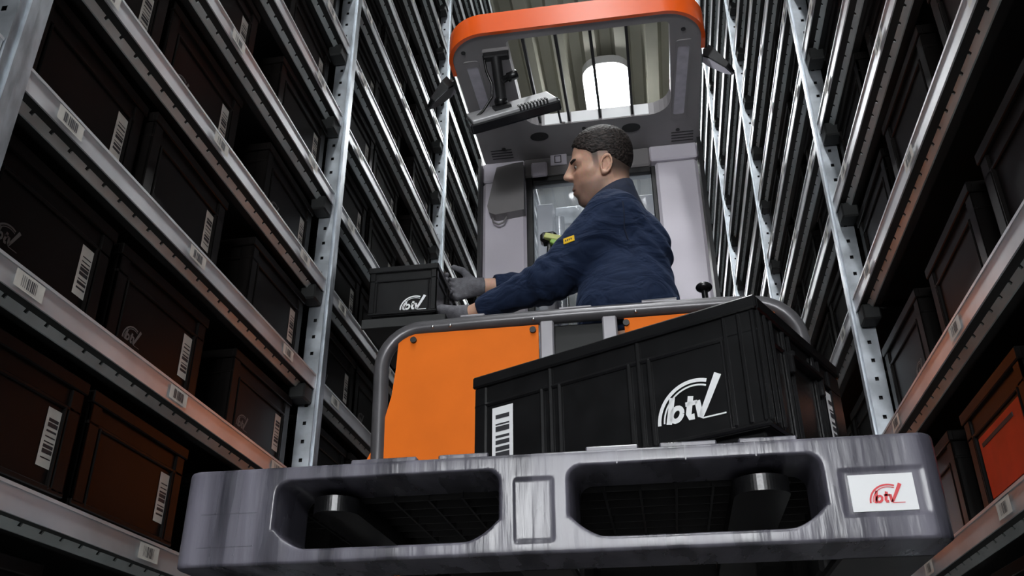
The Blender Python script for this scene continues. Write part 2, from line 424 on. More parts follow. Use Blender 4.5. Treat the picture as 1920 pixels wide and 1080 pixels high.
def beam_mesh(sgn):
    X = lambda a: sgn * a
    mb = MB()
    lo = lambda a, b: (min(X(a), X(b)), max(X(a), X(b)))
    mb.box(*lo(0, .003), 0, BL, -.040, 0)            # face
    mb.box(*lo(0, .030), 0, BL, -.003, 0)            # top return
    mb.box(*lo(-.002, .001), 0, BL, -.004, .001)     # rolled top edge
    # shaded gap under the face, then a slotted lower lip set back behind it: a comb
    mb.box(*lo(.003, .0235), 0, BL, -.0395, -.0375, 1)  # near-black plate, the gap's shade put into its colour
    pit = .05; tz, bz, lz = -.039, -.0445, -.0525
    comb = [(0, lz), (BL, lz), (BL, tz)]
    for i in range(int(BL / pit), 0, -1):
        yc = i * pit
        if yc > BL - .01: continue
        comb += [(yc + .004, tz), (yc + .004, bz), (yc - .004, bz), (yc - .004, tz)]
    comb += [(0, tz)]
    mb.prism(comb, [], lambda a, b, h: (X(h + (-.039 - b) * .7), a, b), .0195, .0225, 2)
    mb.prism([(.0232, -.0395), (.0328, -.0522), (.050, -.0522), (.050, -.036), (.0232, -.036)], [], lambda a, b, h: (X(a), h, b), 0, BL, 1)   # lip folded under the shelf, near black to paint the shade there
    return mb.mesh('shelf_beam', [M['beam'], M['deckm'], M['lip']])
def rack(name, label, sgn, X0, ups, levels):
    """sgn = direction into the rack"""
    t = thing(name, label, 'shelving', (X0 + sgn * DEEP / 2, 3.0, FLOOR))
    org = Vector(ROOT[t.name])
    um = upright_mesh(sgn); bmh = beam_mesh(sgn)
    lo = lambda a, b: (min(sgn * a, sgn * b), max(sgn * a, sgn * b))
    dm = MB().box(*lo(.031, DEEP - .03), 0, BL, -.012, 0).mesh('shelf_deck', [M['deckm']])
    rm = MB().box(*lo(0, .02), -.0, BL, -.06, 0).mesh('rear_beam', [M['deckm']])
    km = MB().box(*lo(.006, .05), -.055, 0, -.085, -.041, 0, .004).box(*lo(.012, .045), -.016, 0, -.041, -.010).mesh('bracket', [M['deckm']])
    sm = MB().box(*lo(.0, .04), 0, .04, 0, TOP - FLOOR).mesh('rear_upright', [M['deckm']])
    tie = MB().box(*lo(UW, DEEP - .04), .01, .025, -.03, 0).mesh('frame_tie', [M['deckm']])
    for y in ups:
        link('upright', um, t, Vector((X0, y, FLOOR)) - org)
        link('rear_upright', sm, t, Vector((X0 + sgn * (DEEP - .04), y, FLOOR)) - org)
        for z in (-.6, .5, 1.6, 2.7, 3.8):
            link('frame_tie', tie, t, Vector((X0, y, z)) - org)
    beams = {}
    for b in range(len(ups) - 1):
        y = ups[b] + UD + .002
        for k, z in enumerate(levels):
            o = link('shelf_beam', bmh, t, Vector((X0 + sgn * .004, y, z)) - org); beams[b, k] = o
            link('shelf_deck', dm, t, Vector((X0 + sgn * .004, y, z)) - org)
            link('rear_beam', rm, t, Vector((X0 + sgn * (DEEP - .025), y, z)) - org)
            link('bracket', km, t, Vector((X0 + sgn * .002, y + BL, z)) - org)
    y0, y1 = ups[0], ups[-1]
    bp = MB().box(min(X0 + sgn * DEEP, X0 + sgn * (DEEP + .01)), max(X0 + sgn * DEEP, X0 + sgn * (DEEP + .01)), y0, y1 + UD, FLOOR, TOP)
    build(bp, 'light_blocker', M['deckm'], t)  # added dark sheet behind the open rack, keeps ambient light out
    return t, beams
rackL, beamsL = rack('storage_rack', 'tall galvanised steel shelving along the left side of the aisle', -1, LX, UP_L, LEV_L)
rackR, beamsR = rack('storage_rack', 'tall galvanised steel shelving along the right side of the aisle', 1, RX, UP_R, LEV_R)

# barcode stickers on the beams of the near bays
lab_meshes = []
for sd in range(3):
    mb = barcode(MB(), .066, .027, 0, False, 9, sd, 0, 1, .22)
    lab_meshes.append(mb.mesh('shelf_label', [M['paper'], M['ink']], fix=False))
rotL = Matrix.Rotation(math.radians(90), 4, 'Z')     # local -Y faces +X
rotR = Matrix.Rotation(math.radians(-90), 4, 'Z')    # local -Y faces -X
R_ = random.Random(3)
for beams, rot, xo, bays in ((beamsL, rotL, .0013, (1, 2)), (beamsR, rotR, -.0013, (1, 2))):
    for (b, k), o in beams.items():
        if b not in bays: continue
        for y in (.10, .56, 1.05):
            q = link('shelf_label', lab_meshes[R_.randrange(3)], o)
            q.matrix_local = Matrix.Translation((xo * 2.2, y + R_.uniform(-.02, .02), -.0205)) @ rot

# ------------------------------------------------------------------ storage bins
def bin_mesh(name, W, D, H, front_ribs=(), bev=.0018, side_ribs=(), wall=.004, cwl=None):
    """euro container, front (-Y) face at y=0, base at z=0, centred in x; hollow"""
    mb = MB(); i = .008; h2 = W / 2
    x0, x1, y0, y1 = -h2 + i, h2 - i, i, D - i
    B = lambda *a: mb.box(*a, 0, bev)
    B(x0 + .012, x1 - .012, y0 + .012, y1 - .012, 0, .022)                 # foot
    mb.box(x0, x1, y0, y1, .018, .024)                                     # bottom
    mb.box(x0, x1, y0, y0 + wall, .024, H - .004); mb.box(x0, x1, y1 - wall, y1, .024, H - .004)
    mb.box(x0, x0 + wall, y0, y1, .024, H - .004); mb.box(x1 - wall, x1, y0, y1, .024, H - .004)
    rh = .020 * H / .22 + .002
    for (za, zb, e) in ((H - rh, H, 0.0), (H - rh * 2.75, H - rh * 2.4, .003), (.020, .030, .003)):   # rim, ridge, bottom ledge
        B(-h2 + e, h2 - e, e, i + .002, za, zb); B(-h2 + e, h2 - e, D - i - .002, D - e, za, zb)
        B(-h2 + e, -h2 + i + .002, i, D - i, za, zb); B(h2 - i - .002, h2 - e, i, D - i, za, zb)
    cw = .034 * W / .32 if W < .45 else .062
    for sx in (-1, 1):                                                     # corner posts
        for yy in (0, 1):
            cw_ = cwl if (cwl and sx < 0 and yy == 0) else cw
            xa, xb = sorted((sx * (h2 - .004), sx * (h2 - cw_)))
            B(xa, xb, *((.003, i + .002) if yy == 0 else (D - i - .002, D - .003)), .024, H - rh)
            xa, xb = sorted((sx * (h2 - .004), sx * (h2 - i - .002)))
            B(xa, xb, *((.003, cw) if yy == 0 else (D - cw, D - .003)), .024, H - rh)
            if cwl and sx < 0 and yy == 0: continue
            xa, xb = sorted((sx * (h2 - cw - .004), sx * (h2 - cw - .009)))
            B(xa, xb, *((.002, i + .002) if yy == 0 else (D - i - .002, D - .002)), .024, H - rh * 2.5)
    if cwl:                                                                # fluted corner posts of the large box
        for xx in (h2 - .060, h2 - .034, h2 - .010): B(xx - .0035, xx + .0035, -.0015, .006, .026, H - rh - .002)
        for yy in (.008, .034, .060): B(h2 - .006, h2 + .0015, yy - .0035, yy + .0035, .026, H - rh - .002)
    for rx in front_ribs:
        for dx in (-.020, 0, .020):
            B(rx + dx - .004, rx + dx + .004, .001, i + .002, .024, H - rh * 2.5 if dx else H - rh)
    for ry in side_ribs:
        for sx in (-1, 1):
            xa, xb = sorted((sx * (h2 - .001), sx * (h2 - i - .002)))
            for dy in (-.012, .012): B(xa, xb, ry + dy - .003, ry + dy + .003, .024, H - rh)
    return mb.mesh(name, [M['bin']])
BW, BD, BH = .335, .46, .212
shelf_bin = bin_mesh('storage_bin', BW, BD, BH, side_ribs=(.16, .30))
frm = MB()
blab = [barcode(MB(), .036, .092, 0, True, 8, s_, 0, 1).mesh('barcode_label', [M['paper'], M['ink']], fix=False) for s_ in (4, 5, 6)]
lg = MB(); logo(lg, .055, -.028, 0)
blogo = lg.mesh('logo', [mat('grey_print', (.16, .155, .15), .6)], fix=False)  # logo printed in dark grey
redp = MB().box(-.112, .112, -.0015, .001, .036, .146).box(-.095, .075, -.003, .001, .126, .133, 1).mesh('reflection_panel', [M['red'], M['ink']])  # red colour stands in for the orange truck's reflection on the bin

Mi = np.array(cam.matrix_world)[:3, :3].T
def pix(p):
    c = Mi @ np.array(p); return 960 - 1702 * c[0] / c[2], 540 + 1702 * c[1] / c[2], -c[2]
ordn = ['lowest', 'second', 'third', 'fourth', 'fifth', 'sixth', 'seventh', 'eighth', 'ninth', 'tenth', 'eleventh', 'twelfth', 'thirteenth',
        'fourteenth', 'fifteenth', 'sixteenth', 'seventeenth']
bayn = {0: 'bay beside the camera', 1: 'nearest bay', 2: 'second bay', 3: 'third bay', 4: 'fourth bay', 5: 'fifth bay'}
slots_of = {'left': (.170, .525, 1.015), 'right': (.196, .611, 1.020)}        # bin centres from the start of a bay
slotn = ('near', 'middle', 'far')
cand = []
for side, X0, sgn, ups, levels in (('left', LX, -1, UP_L, LEV_L), ('right', RX, 1, UP_R, LEV_R)):
    for b in range(1, NB):
        seen = 0
        for k, z in enumerate(levels):
            cells = []
            for s_ in range(3):
                rr = random.Random(1000 * (side == 'left') + 100 * b + 10 * k + s_)
                yc = ups[b] + UD + .008 + slots_of[side][s_] + rr.uniform(-.008, .012)
                xf = X0 + sgn * (.034 + rr.uniform(0, .014))
                u, v, d = pix((xf, yc, z + .1))
                u0, v0, _ = pix((xf, yc - .17, z + .1)); u1, v1, _ = pix((xf, yc + .17, z + .1))
                mg = 420 if b == 1 else 250 if b == 2 else 90          # near bays reach further past the frame
                if d < .1 or max(u, u0, u1) < -mg or min(u, u0, u1) > 1920 + mg or max(v, v0, v1) < -mg or min(v, v0, v1) > 1150: continue
                if 945 < u < 1290: continue
                if 330 < u < 1790 and v > 1100: continue
                cells.append((d, b, side, k, s_, xf, yc, z, rr.uniform(-.02, .02)))
            if cells:
                for c in cells: cand.append(c + (seen,))
                seen += 1
cand.sort()
solo = cand[:300]; rest = cand[300:]
for (d, b, side, k, s_, xf, yc, z, tw, seen) in solo:
    o = link('storage_bin', shelf_bin)
    rot = rotL if side == 'left' else rotR
    o.matrix_world = Matrix.Translation((xf, yc, z)) @ Matrix.Rotation(tw, 4, 'Z') @ rot
    isred = side == 'right' and b == 1 and k == 2 and s_ == 1
    what = 'black bin with painted red reflection' if isred else 'black bin'
    tag(o, f'{what}, {side} rack, {bayn[b]}, {ordn[seen]} shelf in view, {slotn[s_]} slot', 'bin', 'black bins stored on the racks')
    if d < 5.2:
        sgx = 1 if side == 'left' else -1
        if side == 'left':
            q = link('barcode_label', blab[(k + s_) % 3], o, (.108, .0072, .100))
        if (side == 'left' and (k + 2 * s_ + b) % 2 == 0) or (side == 'right' and (k + s_) % 4 == 1 and not isred):
            q = link('logo', blogo, o); q.location = (-.08 if side == 'left' else .06, .0072, .048)
    if isred:
        q = link('reflection_panel', redp, o, (0, .0075, 0)); q['label'] = 'bright red painted reflection of the orange truck'
if rest:
    mb = MB(); vv = [tuple(v.co) for v in shelf_bin.vertices]; ff = [tuple(p.vertices) for p in shelf_bin.polygons]
    for (d, b, side, k, s_, xf, yc, z, tw, seen) in rest:
        m4 = Matrix.Translation((xf, yc, z)) @ (rotL if side == 'left' else rotR)
        mb.add([m4 @ Vector(v) for v in vv], ff)
    o = link('storage_bin', mb.mesh('far_storage_bins', [M['bin']], fix=False)); o['kind'] = 'stuff'
    tag(o, 'rows of black bins on the farthest shelves of both racks', 'bin', 'black bins stored on the racks')

# ================================================================== PALLET
PY = 1.375; PX0, PX1 = -.776, .414; PZ0, PZ1 = .284, .440
pal = thing('plastic_pallet', 'dark grey plastic pallet with rounded fork openings carried on the forks', 'pallet', (-.18, 1.775, PZ0))
def pallet_face(y0, deep, step=.0038):
    xs = np.arange(PX0 - .02, PX1 + .02, step); ys = np.arange(y0 - .015, y0 + deep + .015, step); zs = np.arange(PZ0 - .012, PZ1 + .012, step * .8)
    P = grid(xs, ys, zs)
    c = ((PX0 + PX1) / 2, y0 + deep / 2 + .03, (PZ0 + PZ1) / 2)
    # rounded in plan at the outer corners, small radius elsewhere
    q = np.abs(P[..., :2] - np.array(c[:2], np.float32)) - (np.array([(PX1 - PX0) / 2, deep / 2 + .03], np.float32) - .032)
    d2 = np.linalg.norm(np.maximum(q, 0), axis=-1) + np.minimum(q.max(-1), 0) - .032
    D = smax(d2, np.abs(P[..., 2] - c[2]) - (PZ1 - PZ0) / 2, .005)
    D = np.maximum(D, P[..., 1] - (y0 + deep))
    for (a, b) in ((-.607, -.247), (-.133, .240)):
        h = .5 * (b - a); hx = (a + b) / 2
        z0, z1 = .306, .416
        X = np.abs(P[..., 0] - hx); Z = P[..., 2]
        dd = P[..., 1] - y0
        bowl = np.clip(1 - dd / .05, 0, 1)                      # openings flare towards the front
        w_ = h - .004 + .008 * bowl ** 2
        r = .022
        qx = X - (w_ - r); qz = np.abs(Z - (z0 + z1) / 2) - ((z1 - z0) / 2 - r)
        H = np.sqrt(np.maximum(qx, 0) ** 2 + np.maximum(qz, 0) ** 2) + np.minimum(np.maximum(qx, qz), 0) - r
        # fillets at the lower corners: the sill rises towards the legs
        sill = (z0 - .002 + .034 * np.clip((X - (h - .075)) / .075, 0, 1) ** 2.4) - Z
        H = smax(H, sill, .003)
        D = smax(D, -H, .0035)
    # shallow recessed panels on the three legs
    for (a, b, za, zb) in ((-.222, -.160, .302, .400), (.265, .385, .318, .388)):
        X = np.abs(P[..., 0] - (a + b) / 2) - (b - a) / 2; Z = np.abs(P[..., 2] - (za + zb) / 2) - (zb - za) / 2
        rec = np.maximum(np.maximum(X, Z), P[..., 1] - (y0 + .0022)); D = np.maximum(D, -rec)
    return surface_nets(D, xs, ys, zs)
V, F = pallet_face(PY, .13)
o = link('front_wall', sdf_mesh('front_wall', V, F, M['pallet'], ROOT[pal.name]), pal); ROOT[o.name] = ROOT[pal.name]
face = o
PYE = PY + .80
mb = MB().box(PX0 + .01, PX1 - .01, PY + .131, PYE, PZ1 - .006, PZ1 - .0005)
for i in range(20):
    xx = PX0 + .02 + (PX1 - PX0 - .04) * i / 19; mb.box(xx - .002, xx + .002, PY + .131, PYE, PZ1 - .030, PZ1 - .006)
for i in range(13):
    yy = PY + .14 + .65 * i / 12; mb.box(PX0 + .015, PX1 - .015, yy - .002, yy + .002, PZ1 - .030, PZ1 - .006)
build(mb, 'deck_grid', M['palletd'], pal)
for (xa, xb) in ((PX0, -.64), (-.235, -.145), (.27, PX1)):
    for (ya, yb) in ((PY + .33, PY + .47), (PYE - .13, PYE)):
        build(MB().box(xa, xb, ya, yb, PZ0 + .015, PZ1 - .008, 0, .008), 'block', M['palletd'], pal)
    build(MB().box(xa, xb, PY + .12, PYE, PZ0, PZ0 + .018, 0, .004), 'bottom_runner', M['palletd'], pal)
for (xa, xb) in ((-.49, -.38), (-.344, -.262), (-.107, -.025), (.008, .095), (.128, .215)):
    build(MB().box(xa, xb, PY + .004, PY + .022, PZ1 - .003, PZ1 + .0065, 0, .002), 'edge_lip', M['pallet'], pal)
for (xa, xb, za, zb) in ((-.735, -.640, .3665, .3685), (-.712, -.710, .30, .43), (-.672, -.670, .30, .43), (-.735, -.640, .3135, .3150),
                         (-.52, -.518, .42, .438), (-.435, -.433, .42, .438), (-.35, -.348, .42, .438), (-.06, -.058, .416, .438), (.045, .047, .416, .438), (.15, .152, .416, .438)):
    build(MB().box(xa, xb, PY - .0008, PY + .002, za, zb), 'mould_line', M['pallet'], pal)
# sticker
st = build(MB().box(.277, .368, PY + .0005, PY + .0024, .325, .379), 'sticker', M['white'], pal)
st['label'] = 'white sticker with a red logo'
lm = MB(); logo(lm, .046, .302, .336, PY - .0003)
build(lm, 'logo', M['logored'], st, fix=False)

# ================================================================== BIG BOX ON THE PALLET
big = thing('storage_box', 'large black plastic box with white logo standing askew on the grey pallet', 'box', (0, 0, 0))
BXL, BXD, BXH = .60, .40, .245
th = -.485
ctr = Vector((.182, 1.376, PZ1 + .0065)) - Vector((math.cos(th), math.sin(th), 0)) * .30
big.matrix_world = Matrix.Translation(ctr) @ Matrix.Rotation(th, 4, 'Z')
def part_local(name, me, parent, loc=(0, 0, 0)):
    o = link(name, me, parent, loc); return o
bigm = bin_mesh('body', BXL, BXD, BXH, front_ribs=(-.115, .073), bev=.0032, side_ribs=(.13, .27), cwl=.034)
bigm.materials[0] = M['black']
bbody = part_local('body', bigm, big)
lm = MB(); logo(lm, .116, .102, .056, .0064)
part_local('logo', lm.mesh('logo', [M['white']], fix=False), big)['label'] = 'white arc logo with lettering and tick'
bl = barcode(MB(), .050, .112, 0, True, 7, 12, 0, 1, .1).mesh('barcode_label', [M['white'], M['ink']], fix=False)
part_local('barcode_label', bl, big, (-.228, .0062, .115))
o = part_local('barcode_label', bl, big); o.matrix_local = Matrix.Translation((.2935, .335, .115)) @ rotL
for sx in (-1, 1):                                    # moulded handles on the short sides
    mb = MB().box(-.07, .07, -.016, .004, 0, .012, 0, .003).box(-.074, -.066, -.014, .004, -.03, .004, 0, .002).box(.066, .074, -.014, .004, -.03, .004, 0, .002)
    o = part_local('handle', mb.mesh('handle', [M['black']]), big)
    o.matrix_local = Matrix.Translation((sx * .292, .20, .175)) @ (rotL if sx > 0 else rotR)

# ================================================================== ORDER PICKER TRUCK
trk = thing('order_picker_truck', 'orange and grey order picker lift truck with raised cab and roof guard', 'truck', (-.165, 2.75, FLOOR))
TX0, TX1 = -.60, .262
# roof guard
RZ = 2.2
out = rrect(-.592, .272, 2.275, 3.02, [.03, .03, .13, .13])
hole = rrect(-.392, .165, 2.315, 2.80, [.085, .085, .02, .02])
roof = build(MB().prism(out, [hole], XY, RZ, RZ + .055), 'roof_panel', M['taupe'], trk, bevel=.004)
mb = MB(); o_ = [(-.604, 2.46)]; i_ = [(-.590, 2.46)]
for (cx_, a0) in ((-.462, 180), (.142, 270)):
    for k in range(15):
        a_ = math.radians(a0 + 90 * k / 14)
        o_.append((cx_ + .142 * math.cos(a_), 2.404 + .142 * math.sin(a_))); i_.append((cx_ + .128 * math.cos(a_), 2.404 + .128 * math.sin(a_)))
o_.append((.284, 2.46)); i_.append((.270, 2.46)); n_ = len(o_)
for (lp, fl) in ((o_, 1), (i_, 0)):
    mb.add([(p[0], p[1], z_) for z_ in (RZ - .004, RZ + .082) for p in lp], [(k, k + 1, n_ + k + 1, n_ + k) for k in range(n_ - 1)], 0, True)
for z_ in (RZ - .004, RZ + .082):
    mb.add([(*p, z_) for p in o_] + [(*p, z_) for p in i_], [(k, k + 1, n_ + k + 1, n_ + k) for k in range(n_ - 1)])
build(mb, 'roof_band', M['orange2'], trk, fix=False)['label'] = 'glossy orange band around the roof guard'
for xb in (-.335, -.222, -.103, .020):
    build(MB().box(xb - .005, xb + .005, 2.30, 2.81, RZ + .010, RZ + .040, 0, .002), 'roof_bar', M['dark'], trk)
mb = MB()
for k in range(4):
    xa = (-.388, -.214, -.095, .028)[k]; xb = (-.230, -.111, .012, .082)[k]
    mb.box(xa, xb, 2.7985, 2.8035, RZ + .004, RZ + .054)
build(mb, 'rear_lip', M['white'], trk)
for (xa, xb, ya, yb, sh) in ((-.556, -.502, 2.395, 2.70, .006), (.186, .240, 2.41, 2.84, -.02)):
    f_ = lambda a, b, h, sh=sh, ya=ya: (a + sh * (b - ya) / .4, b, h)
    fr = build(MB().prism(rrect(xa, xb, ya, yb, .01), [rrect(xa + .007, xb - .007, ya + .03, yb - .03, .006)], f_, RZ - .004, RZ + .0005), 'work_light', M['taupe'], trk)
    build(MB().prism(rrect(xa + .007, xb - .007, ya + .03, yb - .03, .006), [], f_, RZ - .0022, RZ + .0003), 'lens', M['lens'], fr)
for (cx, cy) in ((-.348, 2.863), (.011, 2.867)):
    disc = [(cx + .036 * math.cos(a * math.pi / 14), cy + .026 * math.sin(a * math.pi / 14)) for a in range(28)]
    sp = build(MB().prism(disc, [], XY, RZ - .002, RZ + .0005), 'speaker', M['dark'], trk)
for (cx, cy) in ((-.545, 2.35), (.21, 2.36), (-.17, 2.84), (.19, 2.91), (-.50, 2.92)):
    disc = [(cx + .008 * math.cos(a * math.pi / 6), cy + .008 * math.sin(a * math.pi / 6)) for a in range(12)]
    build(MB().prism(disc, [], XY, RZ - .003, RZ + .0005), 'screw', M['dark'], trk)
for x0_ in (.165, -.555):
    for k in range(4):
        build(MB().box(x0_, x0_ + .085, 2.925 + k * .018, 2.930 + k * .018, RZ - .0015, RZ + .0004), 'vent_slot', M['dark'], trk)
# back wall of the cab
WY = 3.0
build(MB().box(TX0, -.425, WY, WY + .07, .1, 2.105, 0, .012), 'wall_panel', M['lilac'], trk)
build(MB().box(.092, TX1 - .004, WY, WY + .07, .1, 2.125, 0, .012), 'wall_panel', M['lilac'], trk)
build(MB().box(TX0, -.43, WY + .005, WY + .06, 2.107, RZ, 0, .006), 'header', M['lilac'], trk)
build(MB().box(.075, TX1, WY - .003, WY + .06, 2.128, RZ - .001, 0, .006), 'header', M['lilac'], trk)
build(MB().box(-.43, .075, WY + .002, WY + .06, 2.112, RZ - .001, 0, .006), 'header', M['taupe2'], trk)
build(MB().box(TX0 - .014, TX0 - .001, WY - .03, WY + .08, .1, RZ), 'edge_trim', M['dark'], trk)
build(MB().box(TX1 + .001, TX1 + .016, WY - .03, WY + .08, .1, RZ), 'edge_trim', M['dark'], trk)
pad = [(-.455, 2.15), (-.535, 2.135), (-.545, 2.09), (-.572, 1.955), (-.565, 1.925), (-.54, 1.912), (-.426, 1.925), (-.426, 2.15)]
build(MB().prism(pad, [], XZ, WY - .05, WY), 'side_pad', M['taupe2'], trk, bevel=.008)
build(MB().tube([(-.555, WY - .02, 1.915), (-.55, WY - .03, 1.89), (-.53, WY - .03, 1.878), (-.51, WY - .03, 1.885), (-.50, WY - .02, 1.915)], .004, 8), 'hook', M['taupe2'], trk)
build(MB().box(-.322, -.255, WY - .006, WY + .001, 2.150, 2.205, 0, .002), 'notice_plate', M['lilac'], trk)
build(MB().box(-.40, -.335, WY - .02, WY + .001, 2.10, 2.165, 0, .006), 'bracket', M['lilac'], trk)
mb = MB()
for (a, b, c_, d) in ((-.305, -.302, 2.16, 2.195), (-.280, -.277, 2.16, 2.195), (-.305, -.277, 2.16, 2.163), (-.305, -.277, 2.192, 2.195)):
    mb.box(a, b, WY - .0072, WY - .0058, c_, d)
build(mb, 'notice_outline', M['ink'], trk)
# window frame, clear screen and mast behind it
for (a, b, c_, d) in ((-.425, -.398, .1, 2.112), (.074, .092, .1, 2.112), (-.398, .074, 2.085, 2.112), (-.398, .074, .1, .8)):
    build(MB().box(a, b, WY + .01, WY + .06, c_, d, 0, .003), 'window_frame', M['dark'], trk)
build(MB().box(-.398, .074, WY + .03, WY + .035, .8, 2.085), 'clear_screen', M['pane'], trk)
for (a, b) in ((-.40, -.33), (.01, .08)):
    build(MB().box(a, b, WY + .13, WY + .28, FLOOR, 2.06, 0, .006), 'mast_rail', M['greypost'], trk)
    build(MB().tube([((a + b) / 2 + (.055 if a < -.2 else -.055), WY + .16, FLOOR), ((a + b) / 2 + (.055 if a < -.2 else -.055), WY + .16, 2.0)], .022, 14), 'lift_cylinder', M['silver'], trk)
for z in (.9, 1.42, 1.98):
    build(MB().box(-.33, .01, WY + .18, WY + .24, z, z + .09, 0, .006), 'mast_crossbar', M['galv'], trk)
for xc in (-.20, -.14):
    mb = MB()
    for k in range(60): mb.box(xc - .008 + .003 * (k % 2), xc + .008 - .003 * (k % 2), WY + .14, WY + .155, -.2 + k * .036, -.2 + k * .036 + .030)
    build(mb, 'lift_chain', M['silver'], trk)
# chassis on the floor behind the mast
build(MB().box(-.60, .262, WY + .32, WY + 1.2, FLOOR + .08, .1, 0, .05), 'chassis', M['orange'], trk)
build(MB().box(-.60, .262, 1.9, WY + .34, FLOOR + .06, FLOOR + .16, 0, .02), 'base_leg_frame', M['dark'], trk)
for (xw, yw) in ((-.52, 2.0), (.18, 2.0), (-.17, WY + .9)):
    build(MB().tube([(xw - .05, yw, FLOOR + .09), (xw + .05, yw, FLOOR + .09)], .09, 20), 'wheel', M['black'], trk)
# platform and front gate
build(MB().box(-.68, .35, 2.26, WY + .07, .04, .10, 0, .01), 'platform_floor', M['dark'], trk)
GY = 2.25
rp = [(-.715, GY, .10), (-.722, GY, .60), (-.728, GY, .85), (-.732, GY, .985)]
for k in range(1, 9):
    a = math.pi / 2 * k / 8; rp.append((-.732 + .115 * (1 - math.cos(a)), GY, .985 + .115 * math.sin(a)))
rp += [(-.45, GY, 1.104), (-.165, GY, 1.106), (.2, GY, 1.104)]
for k in range(0, 9):
    a = math.pi / 2 * k / 8; rp.append((.287 + .115 * math.sin(a), GY, 1.10 - .115 * (1 - math.cos(a))))
rp += [(.398, GY, .85), (.385, GY, .10)]
rail = build(MB().tube(rp, .021, 16), 'hand_rail', M['rail'], trk)
for xr in (-.585, -.535, -.30, -.02):
    build(MB().ellip((xr, GY - .019, 1.094), (.005, .004, .005), 8, 6), 'rivet', M['silver'], rail)
for (xa, xb) in ((-.58, -.35), (-.30, -.05), (.02, .09)):
    build(MB().box(xa + .07, xb - .09, GY - .008, GY + .008, 1.122, 1.130, 0, .002), 'rail_clip', M['greypost'], rail)
pl = [(-.683, 1.080), (-.288, 1.080), (-.288, .42), (-.86, .42)]
curve = [(-.90, .42), (-.83, .58), (-.775, .68), (-.742, .745), (-.714, .82), (-.695, .90), (-.687, .98)]
polyL = [(-.683, 1.080), (-.288, 1.080), (-.288, .42)] + curve
def gate_panel(poly, y0=GY - .006):
    o = build(MB().prism(poly, [], XZ, y0 - .004, y0 + .004), 'gate_panel', M['orange'], trk, bevel=.0015); return o
g1 = gate_panel(polyL)
cxm = -.163
g2 = gate_panel([(2 * cxm - 0.015 - p[0] + 0.0, p[1]) for p in polyL if True][::-1])
for (xx, zz) in ((-.640, 1.060), (-.303, 1.064)):
    build(MB().tube([(xx, GY - .018, zz), (xx, GY - .008, zz)], .009, 12), 'bolt', M['dark'], g1)
build(MB().tube([(-.048, GY - .018, 1.064), (-.048, GY - .008, 1.064)], .009, 12), 'bolt', M['dark'], g2)
for (xa, xb) in ((-.284, -.246), (-.113, -.073)):
    build(MB().box(xa, xb, GY - .012, GY + .03, .2, 1.094, 0, .004), 'gate_post', M['greypost'], trk)
build(MB().box(-.246, -.113, GY + .02, GY + .04, .2, 1.086), 'gate_filler', M['deckm'], trk)
# tray on the left of the gate
build(MB().box(-.868, -.60, 2.44, 2.80, 1.222, 1.238, 0, .003).box(-.868, -.60, 2.437, 2.445, 1.205, 1.238, 0, .002), 'side_tray', M['deckm'], trk)
build(MB().tube([(-.72, GY + .01, 1.05), (-.72, 2.40, 1.15), (-.72, 2.52, 1.222)], .013, 10), 'tray_arm', M['dark'], trk)
# fork carriage and forks
build(MB().box(-.62, .28, 2.185, 2.235, .10, .42, 0, .006), 'fork_carriage', M['dark'], trk)
build(MB().box(-.62, .28, 2.187, 2.232, -.18, .06, 0, .006), 'carriage_lower_bar', M['dark'], trk)
for (xa, xb) in ((-.575, -.497), (.118, .205)):
    c_ = (xa + xb) / 2; hw = (xb - xa) / 2
    tip = [(c_ + hw * math.cos(a), 1.462 - .042 * math.sin(a)) for a in [math.pi * k / 28 for k in range(29)]]
    poly = [(xa, 2.2), (xb, 2.2)] + tip
    build(MB().prism(poly, [], lambda a, b, h: (a, b, h), .376, .402), 'fork', M['black'], trk, bevel=.004)
    build(MB().box(xa, xb, 2.16, 2.20, .30, .60, 0, .004), 'fork_heel', M['rail'], trk)
# control knob on the right
build(MB().tube([(.178, 2.34, 1.06), (.176, 2.34, 1.195)], .009, 10).ellip((.176, 2.34, 1.206), (.024, .024, .014), 14, 8), 'control_knob', M['black'], trk)
build(MB().box(.06, .34, 2.29, 2.46, .96, 1.065, 0, .02), 'control_console', M['dark'], trk)
# terminal on its arm
arm = build(MB().box(-.475, -.385, 2.345, 2.375, 2.165, 2.20, 0, .004), 'terminal_arm', M['dark'], trk)
build(MB().box(-.478, -.383, 2.342, 2.350, 2.185, 2.200, 0, .002), 'arm_clamp', M['taupe2'], arm)
build(MB().tube([(-.432, 2.36, 2.175), (-.430, 2.40, 2.12), (-.427, 2.45, 2.06)], .019, 12), 'arm_tube', M['dark'], arm)
build(MB().ellip((-.430, 2.455, 2.055), (.024, .024, .024)), 'ball_joint', M['black'], arm)
kn = build(MB().tube([(-.418, 2.405, 2.105), (-.398, 2.40, 2.11), (-.396, 2.40, 2.11), (-.365, 2.395, 2.118), (-.362, 2.395, 2.119)], [.012, .012, .017, .017, .012], 14), 'clamp_knob', M['black'], arm)
ca = math.radians(17); ax = Vector((math.cos(ca), .10, math.sin(ca))).normalized(); ay = Vector((0, .62, .78)); ay = (ay - ax * ay.dot(ax)).normalized(); az = ax.cross(ay)
tc_ = Vector((-.395, 2.485, 2.02))
mb = MB(); mb.obox(tc_, ax * .160, ay * .080, az * .018); term = build(mb, 'terminal_body', M['screen'], trk, bevel=.006)
mb = MB(); mb.obox(tc_ + az * .020, ax * .150, ay * .075, az * .010); build(mb, 'terminal_back', M['casetop'], term, bevel=.004)
for k in range(9):
    mb = MB(); mb.obox(tc_ + az * .026 + ax * (.02 + .012 * k) - ay * .06, ax * .003, ay * .018, az * .008); build(mb, 'cooling_fin', M['dark'], term)
